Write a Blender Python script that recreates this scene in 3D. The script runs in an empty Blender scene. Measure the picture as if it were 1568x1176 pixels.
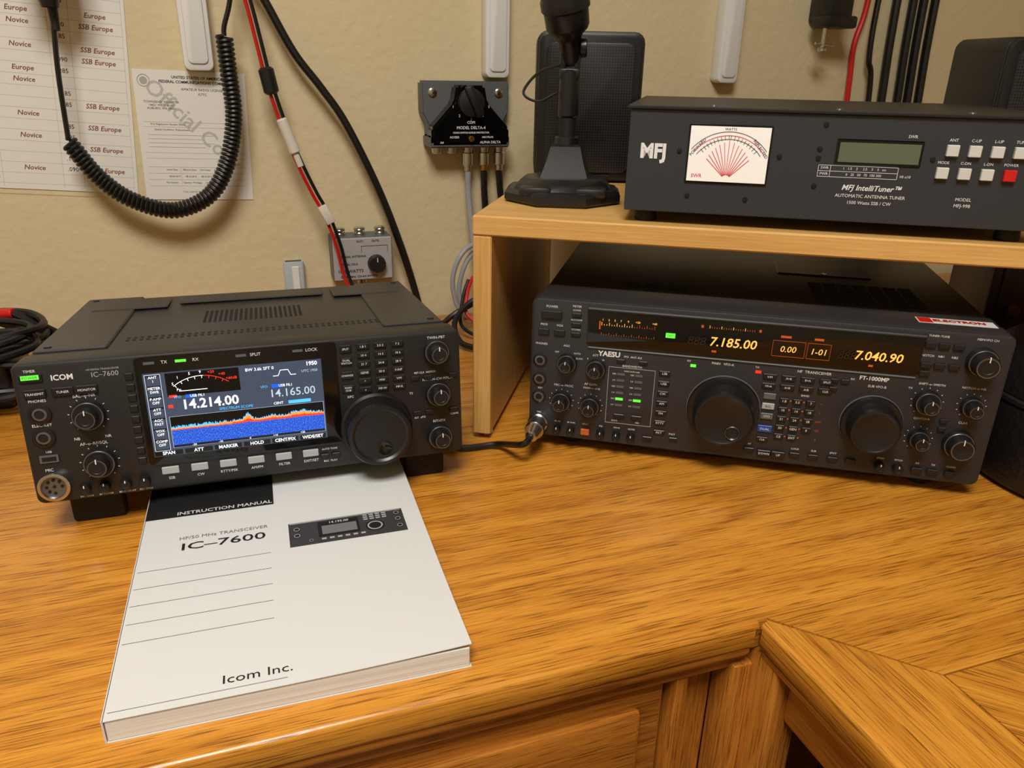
import bpy, bmesh, math, random
from mathutils import Vector, Matrix
random.seed(7)
ZD=.75          # desk top height
r_=math.radians
scene=bpy.context.scene
scene.view_settings.view_transform='Standard'
# ---------------------------------------------------------------- camera
H=.356; f=1180.
th=r_(22.4); c,s=math.cos(th),math.sin(th)
psi=r_(19.5); cp,sp=math.cos(psi),math.sin(psi)
F=Vector((sp*c,cp*c,-s)); R0=Vector((cp,-sp,0)); U0=R0.cross(F)
R=(R0+.02*U0).normalized(); U=(U0-.02*R0).normalized()
cam=bpy.data.cameras.new('camera'); co=bpy.data.objects.new('camera',cam); scene.collection.objects.link(co)
M=Matrix.Identity(4)
for i in range(3):
    M[i][0]=R[i];M[i][1]=U[i];M[i][2]=-F[i];M[i][3]=(0,0,ZD+H)[i]
co.matrix_world=M; cam.lens=f/1568*36; cam.sensor_width=36; cam.clip_start=.01
scene.camera=co
# ---------------------------------------------------------------- materials
def lin(c):
    return tuple(((v/255)/12.92 if v/255<=.04045 else ((v/255+.055)/1.055)**2.4) for v in c)
def mat(name,col,rough=.5,metal=0,emis=0,bump=None,spec=.5,coat=0,var=0):
    m=bpy.data.materials.new(name); m.use_nodes=True; nt=m.node_tree; b=nt.nodes['Principled BSDF']
    L=lin(col); b.inputs['Base Color'].default_value=(*L,1)
    b.inputs['Roughness'].default_value=rough; b.inputs['Metallic'].default_value=metal
    b.inputs['Specular IOR Level'].default_value=spec; b.inputs['Coat Weight'].default_value=coat
    if emis:
        b.inputs['Emission Color'].default_value=(*L,1); b.inputs['Emission Strength'].default_value=emis
    if bump or var:
        tc=nt.nodes.new('ShaderNodeTexCoord'); n=nt.nodes.new('ShaderNodeTexNoise')
        n.inputs['Scale'].default_value=(bump[0] if bump else 8); n.inputs['Detail'].default_value=4
        nt.links.new(tc.outputs['Object'],n.inputs['Vector'])
        if bump:
            bp=nt.nodes.new('ShaderNodeBump'); bp.inputs['Strength'].default_value=bump[1]; bp.inputs['Distance'].default_value=bump[2]
            nt.links.new(n.outputs['Fac'],bp.inputs['Height']); nt.links.new(bp.outputs['Normal'],b.inputs['Normal'])
        if var:
            n2=nt.nodes.new('ShaderNodeTexNoise'); n2.inputs['Scale'].default_value=3; n2.inputs['Detail'].default_value=3
            nt.links.new(tc.outputs['Object'],n2.inputs['Vector'])
            cr=nt.nodes.new('ShaderNodeValToRGB'); e=cr.color_ramp.elements
            e[0].position=.3;e[0].color=(*[v*(1-var) for v in L],1);e[1].position=.7;e[1].color=(*[min(1,v*(1+var)) for v in L],1)
            nt.links.new(n2.outputs['Fac'],cr.inputs[0]); nt.links.new(cr.outputs[0],b.inputs['Base Color'])
    return m
def wood(name,c1,c2,cd,rough=.35,rot=(0,0,0),ring=9,pore=.8,coat=.25):
    m=bpy.data.materials.new(name); m.use_nodes=True; nt=m.node_tree; N=nt.nodes.new; Lk=nt.links.new
    b=nt.nodes['Principled BSDF']; tc=N('ShaderNodeTexCoord')
    mr=N('ShaderNodeMapping'); mr.inputs['Rotation'].default_value=rot; Lk(tc.outputs['Object'],mr.inputs['Vector'])
    def mp(sc):
        k=N('ShaderNodeMapping'); k.inputs['Scale'].default_value=sc; Lk(mr.outputs[0],k.inputs['Vector']); return k
    a=mp((.8,8,8)); n=N('ShaderNodeTexNoise'); n.inputs['Scale'].default_value=1.6; n.inputs['Detail'].default_value=2; n.inputs['Roughness'].default_value=.4; Lk(a.outputs[0],n.inputs['Vector'])
    mu=N('ShaderNodeMath'); mu.operation='MULTIPLY'; mu.inputs[1].default_value=ring; Lk(n.outputs['Fac'],mu.inputs[0])
    fr=N('ShaderNodeMath'); fr.operation='PINGPONG'; fr.inputs[1].default_value=.5; Lk(mu.outputs[0],fr.inputs[0])
    m2=N('ShaderNodeMath'); m2.operation='MULTIPLY'; m2.inputs[1].default_value=2; Lk(fr.outputs[0],m2.inputs[0])
    a2=mp((7,380,380)); n2=N('ShaderNodeTexNoise'); n2.inputs['Scale'].default_value=1.6; n2.inputs['Detail'].default_value=3; Lk(a2.outputs[0],n2.inputs['Vector'])
    ad=N('ShaderNodeMath'); ad.operation='MULTIPLY_ADD'; ad.inputs[1].default_value=.95; Lk(n2.outputs['Fac'],ad.inputs[0])
    sc=N('ShaderNodeMath'); sc.operation='MULTIPLY'; sc.inputs[1].default_value=.25; Lk(m2.outputs[0],sc.inputs[0]); Lk(sc.outputs[0],ad.inputs[2])
    cr=N('ShaderNodeValToRGB'); e=cr.color_ramp.elements; e[0].position=.35; e[0].color=(*lin(c2),1); e[1].position=.80; e[1].color=(*lin(c1),1); Lk(ad.outputs[0],cr.inputs[0])
    a3=mp((34,1050,1050)); n3=N('ShaderNodeTexNoise'); n3.inputs['Scale'].default_value=1; n3.inputs['Detail'].default_value=1.5; Lk(a3.outputs[0],n3.inputs['Vector'])
    th_=N('ShaderNodeMath'); th_.operation='MULTIPLY_ADD'; th_.inputs[1].default_value=-.06; Lk(m2.outputs[0],th_.inputs[0]); Lk(n3.outputs['Fac'],th_.inputs[2])
    p=N('ShaderNodeValToRGB'); e=p.color_ramp.elements; e[0].position=.50; e[0].color=(0,0,0,1); e[1].position=.66; e[1].color=(pore,pore,pore,1); Lk(th_.outputs[0],p.inputs[0])
    mx=N('ShaderNodeMix'); mx.data_type='RGBA'; Lk(p.outputs[0],mx.inputs['Factor']); Lk(cr.outputs[0],mx.inputs['A']); mx.inputs['B'].default_value=(*lin(cd),1)
    Lk(mx.outputs['Result'],b.inputs['Base Color'])
    b.inputs['Roughness'].default_value=rough; b.inputs['Coat Weight'].default_value=coat; b.inputs['Coat Roughness'].default_value=.2
    bp=N('ShaderNodeBump'); bp.inputs['Strength'].default_value=.25; bp.inputs['Distance'].default_value=.0004; bp.invert=True; Lk(p.outputs[0],bp.inputs['Height']); Lk(bp.outputs['Normal'],b.inputs['Normal'])
    return m
def grille(name,col,sc=420):
    m=mat(name,col,.4,0); nt=m.node_tree; b=nt.nodes['Principled BSDF']
    tc=nt.nodes.new('ShaderNodeTexCoord'); v=nt.nodes.new('ShaderNodeTexVoronoi'); v.inputs['Scale'].default_value=sc; v.inputs['Randomness'].default_value=0
    nt.links.new(tc.outputs['Object'],v.inputs['Vector'])
    cr=nt.nodes.new('ShaderNodeValToRGB'); e=cr.color_ramp.elements; e[0].position=.3; e[0].color=(.002,.002,.002,1); e[1].position=.42; e[1].color=(*lin(col),1)
    nt.links.new(v.outputs['Distance'],cr.inputs[0]); nt.links.new(cr.outputs[0],b.inputs['Base Color'])
    return m
def pages(name):
    m=mat(name,(225,222,214),.8); nt=m.node_tree; b=nt.nodes['Principled BSDF']
    tc=nt.nodes.new('ShaderNodeTexCoord'); mp=nt.nodes.new('ShaderNodeMapping'); mp.inputs['Scale'].default_value=(3,3,1500)
    n=nt.nodes.new('ShaderNodeTexNoise'); n.inputs['Scale'].default_value=1; nt.links.new(tc.outputs['Object'],mp.inputs[0]); nt.links.new(mp.outputs[0],n.inputs['Vector'])
    cr=nt.nodes.new('ShaderNodeValToRGB'); e=cr.color_ramp.elements; e[0].position=.35; e[0].color=(*lin((206,203,196)),1); e[1].position=.65; e[1].color=(*lin((234,232,226)),1)
    nt.links.new(n.outputs['Fac'],cr.inputs[0]); nt.links.new(cr.outputs[0],b.inputs['Base Color']); return m
def waterfall(name):
    m=bpy.data.materials.new(name); m.use_nodes=True; nt=m.node_tree; b=nt.nodes['Principled BSDF']
    tc=nt.nodes.new('ShaderNodeTexCoord'); mp=nt.nodes.new('ShaderNodeMapping'); mp.inputs['Scale'].default_value=(1500,1,1100)
    n=nt.nodes.new('ShaderNodeTexNoise'); n.inputs['Scale'].default_value=1; n.inputs['Detail'].default_value=2; nt.links.new(tc.outputs['Object'],mp.inputs[0]); nt.links.new(mp.outputs[0],n.inputs['Vector'])
    cr=nt.nodes.new('ShaderNodeValToRGB'); e=cr.color_ramp.elements; e[0].position=.33; e[0].color=(*lin((15,50,190)),1); e[1].position=.72; e[1].color=(*lin((110,190,245)),1)
    x=e.new(.52); x.color=(*lin((28,90,232)),1)
    nt.links.new(n.outputs['Fac'],cr.inputs[0]); nt.links.new(cr.outputs[0],b.inputs['Emission Color']); b.inputs['Emission Strength'].default_value=.95; b.inputs['Base Color'].default_value=(0,0,.02,1); return m
BLK=mat('black_plastic',(28,28,29),.42,bump=(900,.15,.0004))
BLK2=mat('black_satin_plastic',(20,20,22),.35)
CASE=mat('black_painted_metal',(44,43,43),.40,bump=(1400,.2,.0003))
CASEFT=mat('charcoal_painted_metal',(46,45,46),.40,bump=(1400,.2,.0003))
PANEL=mat('charcoal_panel',(41,41,44),.45,bump=(1100,.1,.0003))
KNOB=mat('knob_rubber',(17,17,19),.5)
GLOSS=mat('glossy_black',(8,8,9),.08)
DARK=mat('deep_black',(5,5,6),.7)
BTN=mat('dark_button',(24,24,27),.35)
GRY=mat('grey_button',(165,167,170),.45)
DGRY=mat('mid_grey_plastic',(88,90,93),.45)
WHT=mat('white_print',(225,225,225),.6)
WDIM=mat('grey_print',(165,165,168),.6)
CHR=mat('chrome_metal',(200,200,202),.22,1)
STL=mat('dull_steel',(120,120,122),.35,.8)
BRASS=mat('brass_metal',(190,150,80),.3,1)
WPL=mat('white_plastic',(222,222,219),.35)
WBT=mat('ivory_button',(205,205,202),.4)
RED=mat('red_plastic',(200,25,20),.4)
ORG=mat('orange_plastic',(190,95,40),.45)
BLU=mat('blue_button',(35,70,150),.4)
REDW=mat('red_wire_insulation',(190,22,18),.35)
GRYW=mat('grey_cable_jacket',(150,152,155),.45)
CABLE=mat('black_cable_jacket',(14,14,15),.4)
GLED=mat('green_led',(90,235,60),.4,emis=1.0)
AMB=mat('amber_display',(250,178,80),.4,emis=.85)
AMBD=mat('dim_amber_display',(180,76,30),.4,emis=.32)
AMBV=mat('unlit_segments',(36,24,16),.5,emis=.08)
REDL=mat('red_led',(255,40,20),.4,emis=.9)
LWH=mat('lcd_white',(240,245,255),.4,emis=1.0)
LGR=mat('lcd_grey',(165,182,205),.4,emis=.75)
LBK=mat('lcd_black',(3,4,8),.2,emis=.05)
LBG=mat('lcd_slate',(56,66,86),.25,emis=.6)
LBL=mat('lcd_blue',(20,80,200),.3,emis=.9)
LCY=mat('lcd_cyan',(70,170,235),.3,emis=.9)
LOR=mat('lcd_orange',(245,130,40),.3,emis=.95)
LRD=mat('lcd_red',(235,50,30),.3,emis=.9)
WF=waterfall('lcd_waterfall')
# ---------------------------------------------------------------- builder
class Obj:
    def __init__(s,name,loc=(0,0,0),yaw=0,tilt=0,single=False):
        s.name=name; s.parts={}; s.mats={}; s.single=single
        s.M=Matrix.Translation(loc)@Matrix.Rotation(yaw,4,'Z')@Matrix.Rotation(-tilt,4,'X')
    def add(s,part,bm,m,T=None,smooth=True):
        if part not in s.parts: s.parts[part]=bmesh.new(); s.mats[part]=[]
        ml=s.mats[part]
        if m not in ml: ml.append(m)
        k=ml.index(m)
        if T is not None: bmesh.ops.transform(bm,matrix=T,verts=bm.verts)
        for fc in bm.faces: fc.material_index=k; fc.smooth=smooth
        me=bpy.data.meshes.new('t'); bm.to_mesh(me); bm.free(); s.parts[part].from_mesh(me); bpy.data.meshes.remove(me)
    def box(s,part,m,a,b,bev=0,seg=2,T=None):
        bm=bmesh.new(); d=[b[i]-a[i] for i in range(3)]; cc=[(a[i]+b[i])/2 for i in range(3)]
        bmesh.ops.create_cube(bm,size=1,matrix=Matrix.Translation(cc)@Matrix.Diagonal((*d,1)))
        if bev: bmesh.ops.bevel(bm,geom=bm.edges[:],offset=min(bev,min(map(abs,d))*.45),segments=seg,affect='EDGES',profile=.5)
        s.add(part,bm,m,T,smooth=False if not bev else (seg>1))
    def boxv(s,part,m,a,b,bv,bev,axis,seg=4,T=None):
        bm=bmesh.new(); d=[b[i]-a[i] for i in range(3)]; cc=[(a[i]+b[i])/2 for i in range(3)]
        bmesh.ops.create_cube(bm,size=1,matrix=Matrix.Translation(cc)@Matrix.Diagonal((*d,1)))
        ed=[e for e in bm.edges if abs((e.verts[0].co-e.verts[1].co).normalized()[axis])>.9]
        bmesh.ops.bevel(bm,geom=ed,offset=bv,segments=seg,affect='EDGES',profile=.5)
        if bev:
            ed=[e for e in bm.edges if len(e.link_faces)==2 and e.calc_face_angle(0)>1.0]
            bmesh.ops.bevel(bm,geom=ed,offset=bev,segments=2,affect='EDGES',profile=.5)
        s.add(part,bm,m,T,smooth=True)
    def lathe(s,part,m,prof,T,seg=32,kn=0,smooth=True):
        bm=bmesh.new(); rings=[]
        for (rr,h) in prof:
            if rr<=1e-7: rings.append([bm.verts.new((0,0,h))]); continue
            rings.append([bm.verts.new((rr*(1+(kn if i%2 else 0))*math.cos(2*math.pi*i/seg),rr*(1+(kn if i%2 else 0))*math.sin(2*math.pi*i/seg),h)) for i in range(seg)])
        for A,B in zip(rings,rings[1:]):
            for i in range(seg):
                j=(i+1)%seg
                if len(A)==1 and len(B)==1: continue
                if len(B)==1: bm.faces.new((A[i],A[j],B[0]))
                elif len(A)==1: bm.faces.new((A[0],B[j],B[i]))
                else: bm.faces.new((A[i],A[j],B[j],B[i]))
        s.add(part,bm,m,T,smooth)
    def cyl(s,part,m,p,q,r1,r2=None,seg=24,bev=0):
        p=Vector(p);q=Vector(q); r2=r1 if r2 is None else r2; L=(q-p).length
        T=Matrix.Translation(p)@(q-p).to_track_quat('Z','Y').to_matrix().to_4x4()
        e=bev
        if e: prof=[(0,0),(r1-e,0),(r1,e),(r2,L-e),(r2-e,L),(0,L)]
        else: prof=[(0,0),(r1,0),(r2,L),(0,L)]
        s.lathe(part,m,prof,T,seg)
    def tube(s,part,m,pts,r,seg=8,n=8,raw=False):
        pts=[Vector(p) for p in pts]
        if not raw: pts=spline(pts,n)
        bm=bmesh.new(); t=(pts[1]-pts[0]).normalized(); up=Vector((0,0,1)) if abs(t.z)<.9 else Vector((1,0,0))
        nn=(up-t*up.dot(t)).normalized(); rings=[]
        for i,p in enumerate(pts):
            t=(pts[min(i+1,len(pts)-1)]-pts[max(i-1,0)]).normalized()
            nn=(nn-t*nn.dot(t)).normalized(); bb=t.cross(nn)
            rings.append([bm.verts.new(p+(nn*math.cos(2*math.pi*j/seg)+bb*math.sin(2*math.pi*j/seg))*r) for j in range(seg)])
        for A,B in zip(rings,rings[1:]):
            for i in range(seg):
                j=(i+1)%seg; bm.faces.new((A[i],A[j],B[j],B[i]))
        bm.faces.new(rings[0][::-1]); bm.faces.new(rings[-1])
        bmesh.ops.recalc_face_normals(bm,faces=bm.faces[:])
        s.add(part,bm,m)
    def poly(s,part,m,pts,T=None):
        bm=bmesh.new(); bm.faces.new([bm.verts.new(p) for p in pts]); s.add(part,bm,m,T,smooth=False)
    def text(s,part,m,txt,x,z,size,y=-.0004,ax='CENTER',T=None,bold=0,shear=0,sx=1):
        cu=bpy.data.curves.new('t','FONT'); cu.body=txt; cu.size=size; cu.align_x=ax; cu.align_y='CENTER'; cu.resolution_u=2; cu.offset=bold; cu.shear=shear
        o=bpy.data.objects.new('t',cu); scene.collection.objects.link(o)
        me=bpy.data.meshes.new_from_object(o); bpy.data.objects.remove(o)
        bm=bmesh.new(); bm.from_mesh(me); bpy.data.meshes.remove(me)
        if T is None: T=Matrix.Translation((x,y,z))@Matrix.Rotation(math.pi/2,4,'X')
        s.add(part,bm,m,T@Matrix.Diagonal((sx,1,1,1)),smooth=False)
    def done(s):
        root=None
        if not s.single:
            root=bpy.data.objects.new(s.name,None); root.empty_display_size=.05; scene.collection.objects.link(root); root.matrix_world=s.M
        out=[]
        for p,bm in s.parts.items():
            me=bpy.data.meshes.new(s.name+'_'+p); bm.to_mesh(me); bm.free()
            for m in s.mats[p]: me.materials.append(m)
            o=bpy.data.objects.new(s.name if s.single else p,me); scene.collection.objects.link(o)
            try: me.set_sharp_from_angle(angle=r_(35))
            except Exception: pass
            if root: o.parent=root
            else: o.matrix_world=s.M
            out.append(o)
        return root or out[0]
def spline(P,n=8):
    out=[]; Q=[P[0]*2-P[1]]+P+[P[-1]*2-P[-2]]
    for i in range(1,len(Q)-2):
        a,b,c_,d=Q[i-1:i+3]
        for k in range(n):
            t=k/n; out.append(.5*((2*b)+(c_-a)*t+(2*a-5*b+4*c_-d)*t*t+(3*b-a-3*c_+d)*t**3))
    out.append(P[-1]); return out
PX=Matrix.Rotation(math.pi/2,4,'X')     # local z -> -y (out of a front panel)
ID=Matrix.Identity(4)
def knob(o,x,z,r,h,skirt=None,kn=.035,mk=True,ring=None,m=None,part='knobs',y0=0):
    T=Matrix.Translation((x,y0,z))@PX; m=m or KNOB
    if skirt: o.lathe(part,m,[(skirt,0),(skirt,h*.3),(skirt*.94,h*.38),(0,h*.38)],T,36)
    o.lathe(part,m,[(r,0),(r,h*.86),(r*.9,h),(r*.55,h*1.0),(r*.5,h*.98),(0,h*.98)],T,40 if r<.02 else 72,kn)
    if ring:
        o.lathe(part,STL,[(r*.90,h*.985),(r*.88,h*1.01),(r*.80,h*1.01),(r*.78,h*.98)],T,40)
        if skirt: o.lathe(part,STL,[(skirt*.93,h*.385),(skirt*.91,h*.40),(skirt*.86,h*.40),(skirt*.85,h*.38)],T,40)
    if mk: o.box(part,WHT,(x-.0004,y0-h-.0003,z+r*.5),(x+.0004,y0-h*.9,z+r*.95))
def btn(o,x,z,w,hh,d=.0018,m=None,part='buttons',y0=0,lab=None,ls=.0026,lz=None,lm=None):
    o.box(part,m or BTN,(x-w/2,y0-d,z-hh/2),(x+w/2,y0,z+hh/2),.0005,1)
    if lab: 
        if lz is None: o.text('labels',lm or WHT,lab,x,z,ls,y=y0-d-.0003)
        else: o.text('labels',lm or WHT,lab,x,z+lz,ls,y=y0-.0003)
# ---------------------------------------------------------------- room
WALL=mat('beige_orange_peel_wall_paint',(209,193,155),.6,bump=(75,.35,.003),var=.03)
cA,cB,cC=(210,144,52),(176,110,30),(112,60,14)
VZ=(0,math.pi/2,0)
OAK=wood('oak_desktop_veneer',cA,cB,cC,.28)
OAKY=wood('oak_veneer_cross',cA,cB,cC,.28,rot=(0,0,math.pi/2))
OAKD=wood('oak_veneer_diag',cA,cB,cC,.28,rot=(0,0,r_(45)))
fA,fB,fC=(186,118,42),(148,86,26),(96,52,14)
OAKF=wood('oak_drawer_front',fA,fB,fC,.35,coat=.2)
OAKFY=wood('oak_side_rail',fA,fB,fC,.35,rot=(0,0,math.pi/2),coat=.2)
OAKFV=wood('oak_upright',fA,fB,fC,.35,rot=VZ,coat=.2)
PINE=wood('pine_board',(216,172,104),(198,150,80),(168,116,58),.5,ring=6,pore=.25,coat=.05)
PINEV=wood('pine_board_upright',(212,168,100),(194,146,76),(166,114,56),.5,ring=6,pore=.25,coat=.05,rot=VZ)
def simple(name,m,a,b):
    o=Obj(name,single=True); o.box('m',m,a,b); return o.done()
X0,X1,Y0,YW=-1.6,2.2,-2.2,1.131
simple('wall_back',WALL,(X0,YW,0),(X1,YW+.1,2.45))
simple('wall_left',WALL,(X0-.1,Y0,0),(X0,YW,2.45))
simple('wall_right',WALL,(X1,Y0,0),(X1+.1,YW,2.45))
simple('wall_front',WALL,(X0,Y0-.1,0),(X1,Y0,2.45))
simple('ceiling',mat('white_ceiling_paint',(225,220,210),.8),(X0,Y0,2.45),(X1,YW,2.55))
simple('floor',mat('brown_carpet',(96,84,70),.95,bump=(300,.6,.004)),(X0,Y0,-.05),(X1,YW,0))
o=Obj('baseboard_back',single=True); o.box('m',WPL,(X0,YW-.012,0),(X1,YW,.09),.003); o.done()
LX,LY=-.25,-.40
o=Obj('ceiling_light',(LX,LY,2.45)); o.box('frame',WPL,(-.36,-.36,-.03),(.36,.36,0),.005); o.done()
l=bpy.data.lights.new('ceiling_lamp','AREA'); l.shape='RECTANGLE'; l.size=.66; l.size_y=.66; l.energy=45; l.color=(1,.965,.895)
lo=bpy.data.objects.new('ceiling_lamp',l); lo.location=(LX,LY,2.405); scene.collection.objects.link(lo)
w=bpy.data.worlds.new('world'); scene.world=w; w.use_nodes=True; w.node_tree.nodes['Background'].inputs[0].default_value=(.5,.45,.4,1); w.node_tree.nodes['Background'].inputs[1].default_value=.1
# ---------------------------------------------------------------- desk (L-shaped)
o=Obj('desk',(0,0,0))
YE=.351; XR=.3117
o.box('main_top',OAK,(-1.0,YE+.004,ZD-.026),(1.7,YW-.02,ZD),.002)
o.tube('edge_moulding',OAK,[(-1.0,YE+.0045,ZD-.0045),(XR,YE+.0045,ZD-.0045)],.0044,12,1)
o.box('edge_moulding',OAK,(-1.0,YE,ZD-.020),(XR-.002,YE+.01,ZD-.005),.001)
o.box('edge_moulding',OAKF,(-1.0,YE+.002,ZD-.030),(XR-.002,YE+.01,ZD-.019),.003)
o.box('under_rail',OAKF,(-1.0,YE+.010,ZD-.045),(XR,YE+.03,ZD-.026),.002)
def drawer(x0,x1,z0,z1):
    o.box('drawer_fronts',OAKF,(x0,YE+.018,z0),(x1,YE+.034,z1),.003)
    o.box('drawer_fronts',OAKF,(x0+.02,YE+.011,z0+.02),(x1-.02,YE+.020,z1-.02),.007,2)
drawer(-.50,.252,ZD-.19,ZD-.048)
drawer(-.50,.252,ZD-.36,ZD-.198)
o.box('frame',OAKFV,(.257,YE+.012,.02),(.268,YE+.036,ZD-.045),.002)
o.box('frame',OAKFV,(.268,YE+.03,.02),(.30,YE+.038,ZD-.045),.001)
o.box('frame',OAKF,(-.98,YE+.034,.02),(.30,YW-.1,ZD-.026))
bw=.082; T0=ZD-.026; xr1=1.25; ye0=-.75
def slab(part,m,pts):
    bm=bmesh.new(); lo_=[bm.verts.new((x,y,T0)) for x,y in pts]; hi=[bm.verts.new((x,y,ZD)) for x,y in pts]
    bm.faces.new(hi); bm.faces.new(lo_[::-1]); n=len(pts)
    for i in range(n): bm.faces.new((lo_[i],lo_[(i+1)%n],hi[(i+1)%n],hi[i]))
    bmesh.ops.recalc_face_normals(bm,faces=bm.faces[:]); o.add(part,bm,m,smooth=False)
g=.0006; yb=YE+.003
slab('wing_border',OAK,[(XR+.008,yb),(xr1,yb),(xr1-bw,yb-bw+g),(XR+bw+g,yb-bw+g)])
slab('wing_border',OAKY,[(XR+.006,ye0),(XR+bw,ye0),(XR+bw,yb-bw-g),(XR+.006,yb-2*g)])
slab('wing_field',OAKD,[(XR+bw+2*g,ye0),(xr1,ye0),(xr1,yb-bw-g),(XR+bw+2*g,yb-bw-g)])
o.tube('edge_moulding',OAKY,[(XR+.0055,YE,ZD-.0045),(XR+.0055,ye0,ZD-.0045)],.0044,12,1)
o.box('edge_moulding',OAKY,(XR+.001,ye0,ZD-.020),(XR+.012,YE-.001,ZD-.005),.001)
o.box('edge_moulding',OAKFY,(XR+.003,ye0,ZD-.030),(XR+.012,YE-.001,ZD-.019),.003)
o.box('wing_frame',OAKFV,(XR+.004,YE-.02,.02),(XR+.03,YE+.02,ZD-.026),.003)
o.box('wing_frame',OAKFV,(XR-.012,YE+.004,.02),(XR+.004,YE+.03,ZD-.04),.002)
o.box('wing_frame',OAKFY,(XR+.016,ye0+.05,ZD-.075),(XR+.034,YE-.02,ZD-.026),.003)
o.box('wing_frame',OAKFY,(XR+.016,ye0+.05,.02),(XR+.034,YE-.17,ZD-.085),.003)
o.box('wing_frame',DARK,(XR+.06,ye0+.05,.02),(xr1-.02,YE-.02,ZD-.03))  # black block paints in the shade of the opening under the wing
o.box('wing_frame',OAKF,(-.98,YW-.12,0),(1.68,YW-.1,ZD-.03))
o.box('plinth',OAKF,(-.98,YE+.05,0),(1.6,YW-.1,.03)); o.box('plinth',OAKF,(XR+.03,ye0+.06,0),(xr1-.03,YE,.03))
o.done()
# ---------------------------------------------------------------- manual
PAGE=pages('paper_page_edges'); COV=mat('matte_cover_paper',(211,212,212),.5); INK=mat('black_ink',(18,18,20),.6); INKG=mat('grey_ink',(110,110,112),.6)
o=Obj('instruction_manual',(-.1035,.3775,ZD),r_(-1.4))
MW,ML,MT=.212,.297,.0165
o.box('pages',PAGE,(0.0008,.0006,0.0004),(MW-.001,ML-.0006,MT-.0012),.0006,1)
bm=bmesh.new(); nx,ny=16,16; G=[]
for j in range(ny+1):
    row=[]
    for i in range(nx+1):
        x=MW*i/nx; y=ML*j/ny; lift=.0028*max(0,(x/MW-.45)/.55)**2*max(0,1-y/.10)**1.5
        row.append((x,y,MT-.0006+lift))
    G.append(row)
V=[[bm.verts.new(p) for p in row] for row in G]; V2=[[bm.verts.new((p[0],p[1],p[2]-.0005)) for p in row] for row in G]
for j in range(ny):
    for i in range(nx):
        bm.faces.new((V[j][i],V[j][i+1],V[j+1][i+1],V[j+1][i])); bm.faces.new((V2[j][i],V2[j+1][i],V2[j+1][i+1],V2[j][i+1]))
for i in range(nx):
    bm.faces.new((V[0][i],V2[0][i],V2[0][i+1],V[0][i+1]))
for j in range(ny): bm.faces.new((V[j][nx],V2[j][nx],V2[j+1][nx],V[j+1][nx]))
o.add('cover',bm,COV)
o.box('cover',COV,(0,0,0),(MW,ML,.0005)); o.box('cover',COV,(-.0006,0,0),(.0004,ML,MT-.0006))
zt=MT-.0006+.0003
def mt(txt,x,y,sz,m=INK,sx=1,bold=0,dz=0): o.text('print',m,txt,0,0,sz,T=Matrix.Translation((x,y,zt+dz)),sx=sx,bold=bold)
def mb(x0,y0,x1,y1,m=INK,dz=0): o.box('print',m,(x0,y0,zt-.0002),(x1,y1,zt+dz))
mb(0.0,.2115,.098,.262); mt('INSTRUCTION MANUAL',.060,.2155,.0066,COV,1.02,.00008,.0003)
mt('HF/50 MHz TRANSCEIVER',.060,.178,.0058,INKG,1.0); mt('IC–7600',.060,.1655,.0130,INK,1.38,.0001)
for y in (.1405,.1205,.1015,.0825,.0635): mb(.002,y,.094,y+.0003,INKG)
mt('Icom Inc.',.083,.014,.0100,INK,1.12); mb(.002,.0058,.10,.0061,INKG)
mb(.108,.143,.198,.176,mat('printed_radio',(52,52,55),.55),.0001)
mb(.130,.151,.162,.172,INK,.0002); mb(.133,.154,.160,.166,INKG,.0003)
for (x,y,q) in ((.174,.156,.0075),(.114,.166,.003),(.114,.157,.003),(.193,.170,.0028),(.193,.161,.0028),(.193,.151,.0028),(.124,.148,.002)):
    o.lathe('print',INK,[(q,0),(q,.0003),(0,.0003)],Matrix.Translation((x,y,zt)),20); o.lathe('print',WDIM,[(q*.8,0),(q*.8,.0004),(q*.65,.0004),(q*.65,0)],Matrix.Translation((x,y,zt)),20)
for i in range(6): mb(.132+i*.006,.147,.1355+i*.006,.149,WDIM,.0003)
for i in range(4):
    for j in range(3): mb(.166+i*.005,.166+j*.003,.1695+i*.005,.1675+j*.003,WDIM,.0003)
mt('14.195.00',.1465,.1692,.0040,WHT,dz=.0006); mb(.109,.1744,.197,.1752,WDIM,.0003)
o.done()
# ---------------------------------------------------------------- left transceiver
W,HH,DD=.344,.114,.275
o=Obj('radio_transceiver',(-.1755,.6140,ZD+.0305),r_(-1.4),r_(5.6))
o.boxv('case',BLK,(0,0,0),(W,.030,HH),.006,.0025,1)
o.boxv('case',CASE,(.003,.028,.003),(W-.003,DD,HH-.002),.004,.0012,1)
o.box('case',CASE,(.006,.040,HH-.003),(.060,DD-.004,HH+.0004),.0012,1); o.box('case',CASE,(W-.060,.040,HH-.003),(W-.006,DD-.004,HH+.0004),.0012,1)
for x0,x1,y0,y1 in ((.02,.09,.20,.255),(.255,.325,.20,.255),(.10,.245,.215,.255)):
    o.box('case',CASE,(x0,y0,HH-.001),(x1,y1,HH+.0012),.0012,1)
for i in range(20):
    for j in range(8): o.box('vents',DARK,(.128+i*.0046,.118+j*.0072,HH-.0022),(.1305+i*.0046,.123+j*.0072,HH-.0017))
for i in range(40): o.box('vents',DARK,(.070+i*.0054,.062,HH-.0022),(.0727+i*.0054,.0665,HH-.0017))
for i in range(40): o.box('vents',DARK,(.070+i*.0054,.071,HH-.0022),(.0727+i*.0054,.0755,HH-.0017))
for i in range(28): o.box('vents',DARK,(W-.0032,.06+i*.007,.03),(W-.0027,.063+i*.007,.085))
for x in (.015,W-.015):
    for y in (.05,.26): o.lathe('case',BTN,[(.003,0),(.003,.001),(0,.0013)],Matrix.Translation((x,y,HH+.0002)),16)
T=Matrix.Rotation(r_(5.6),4,'X')
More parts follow.
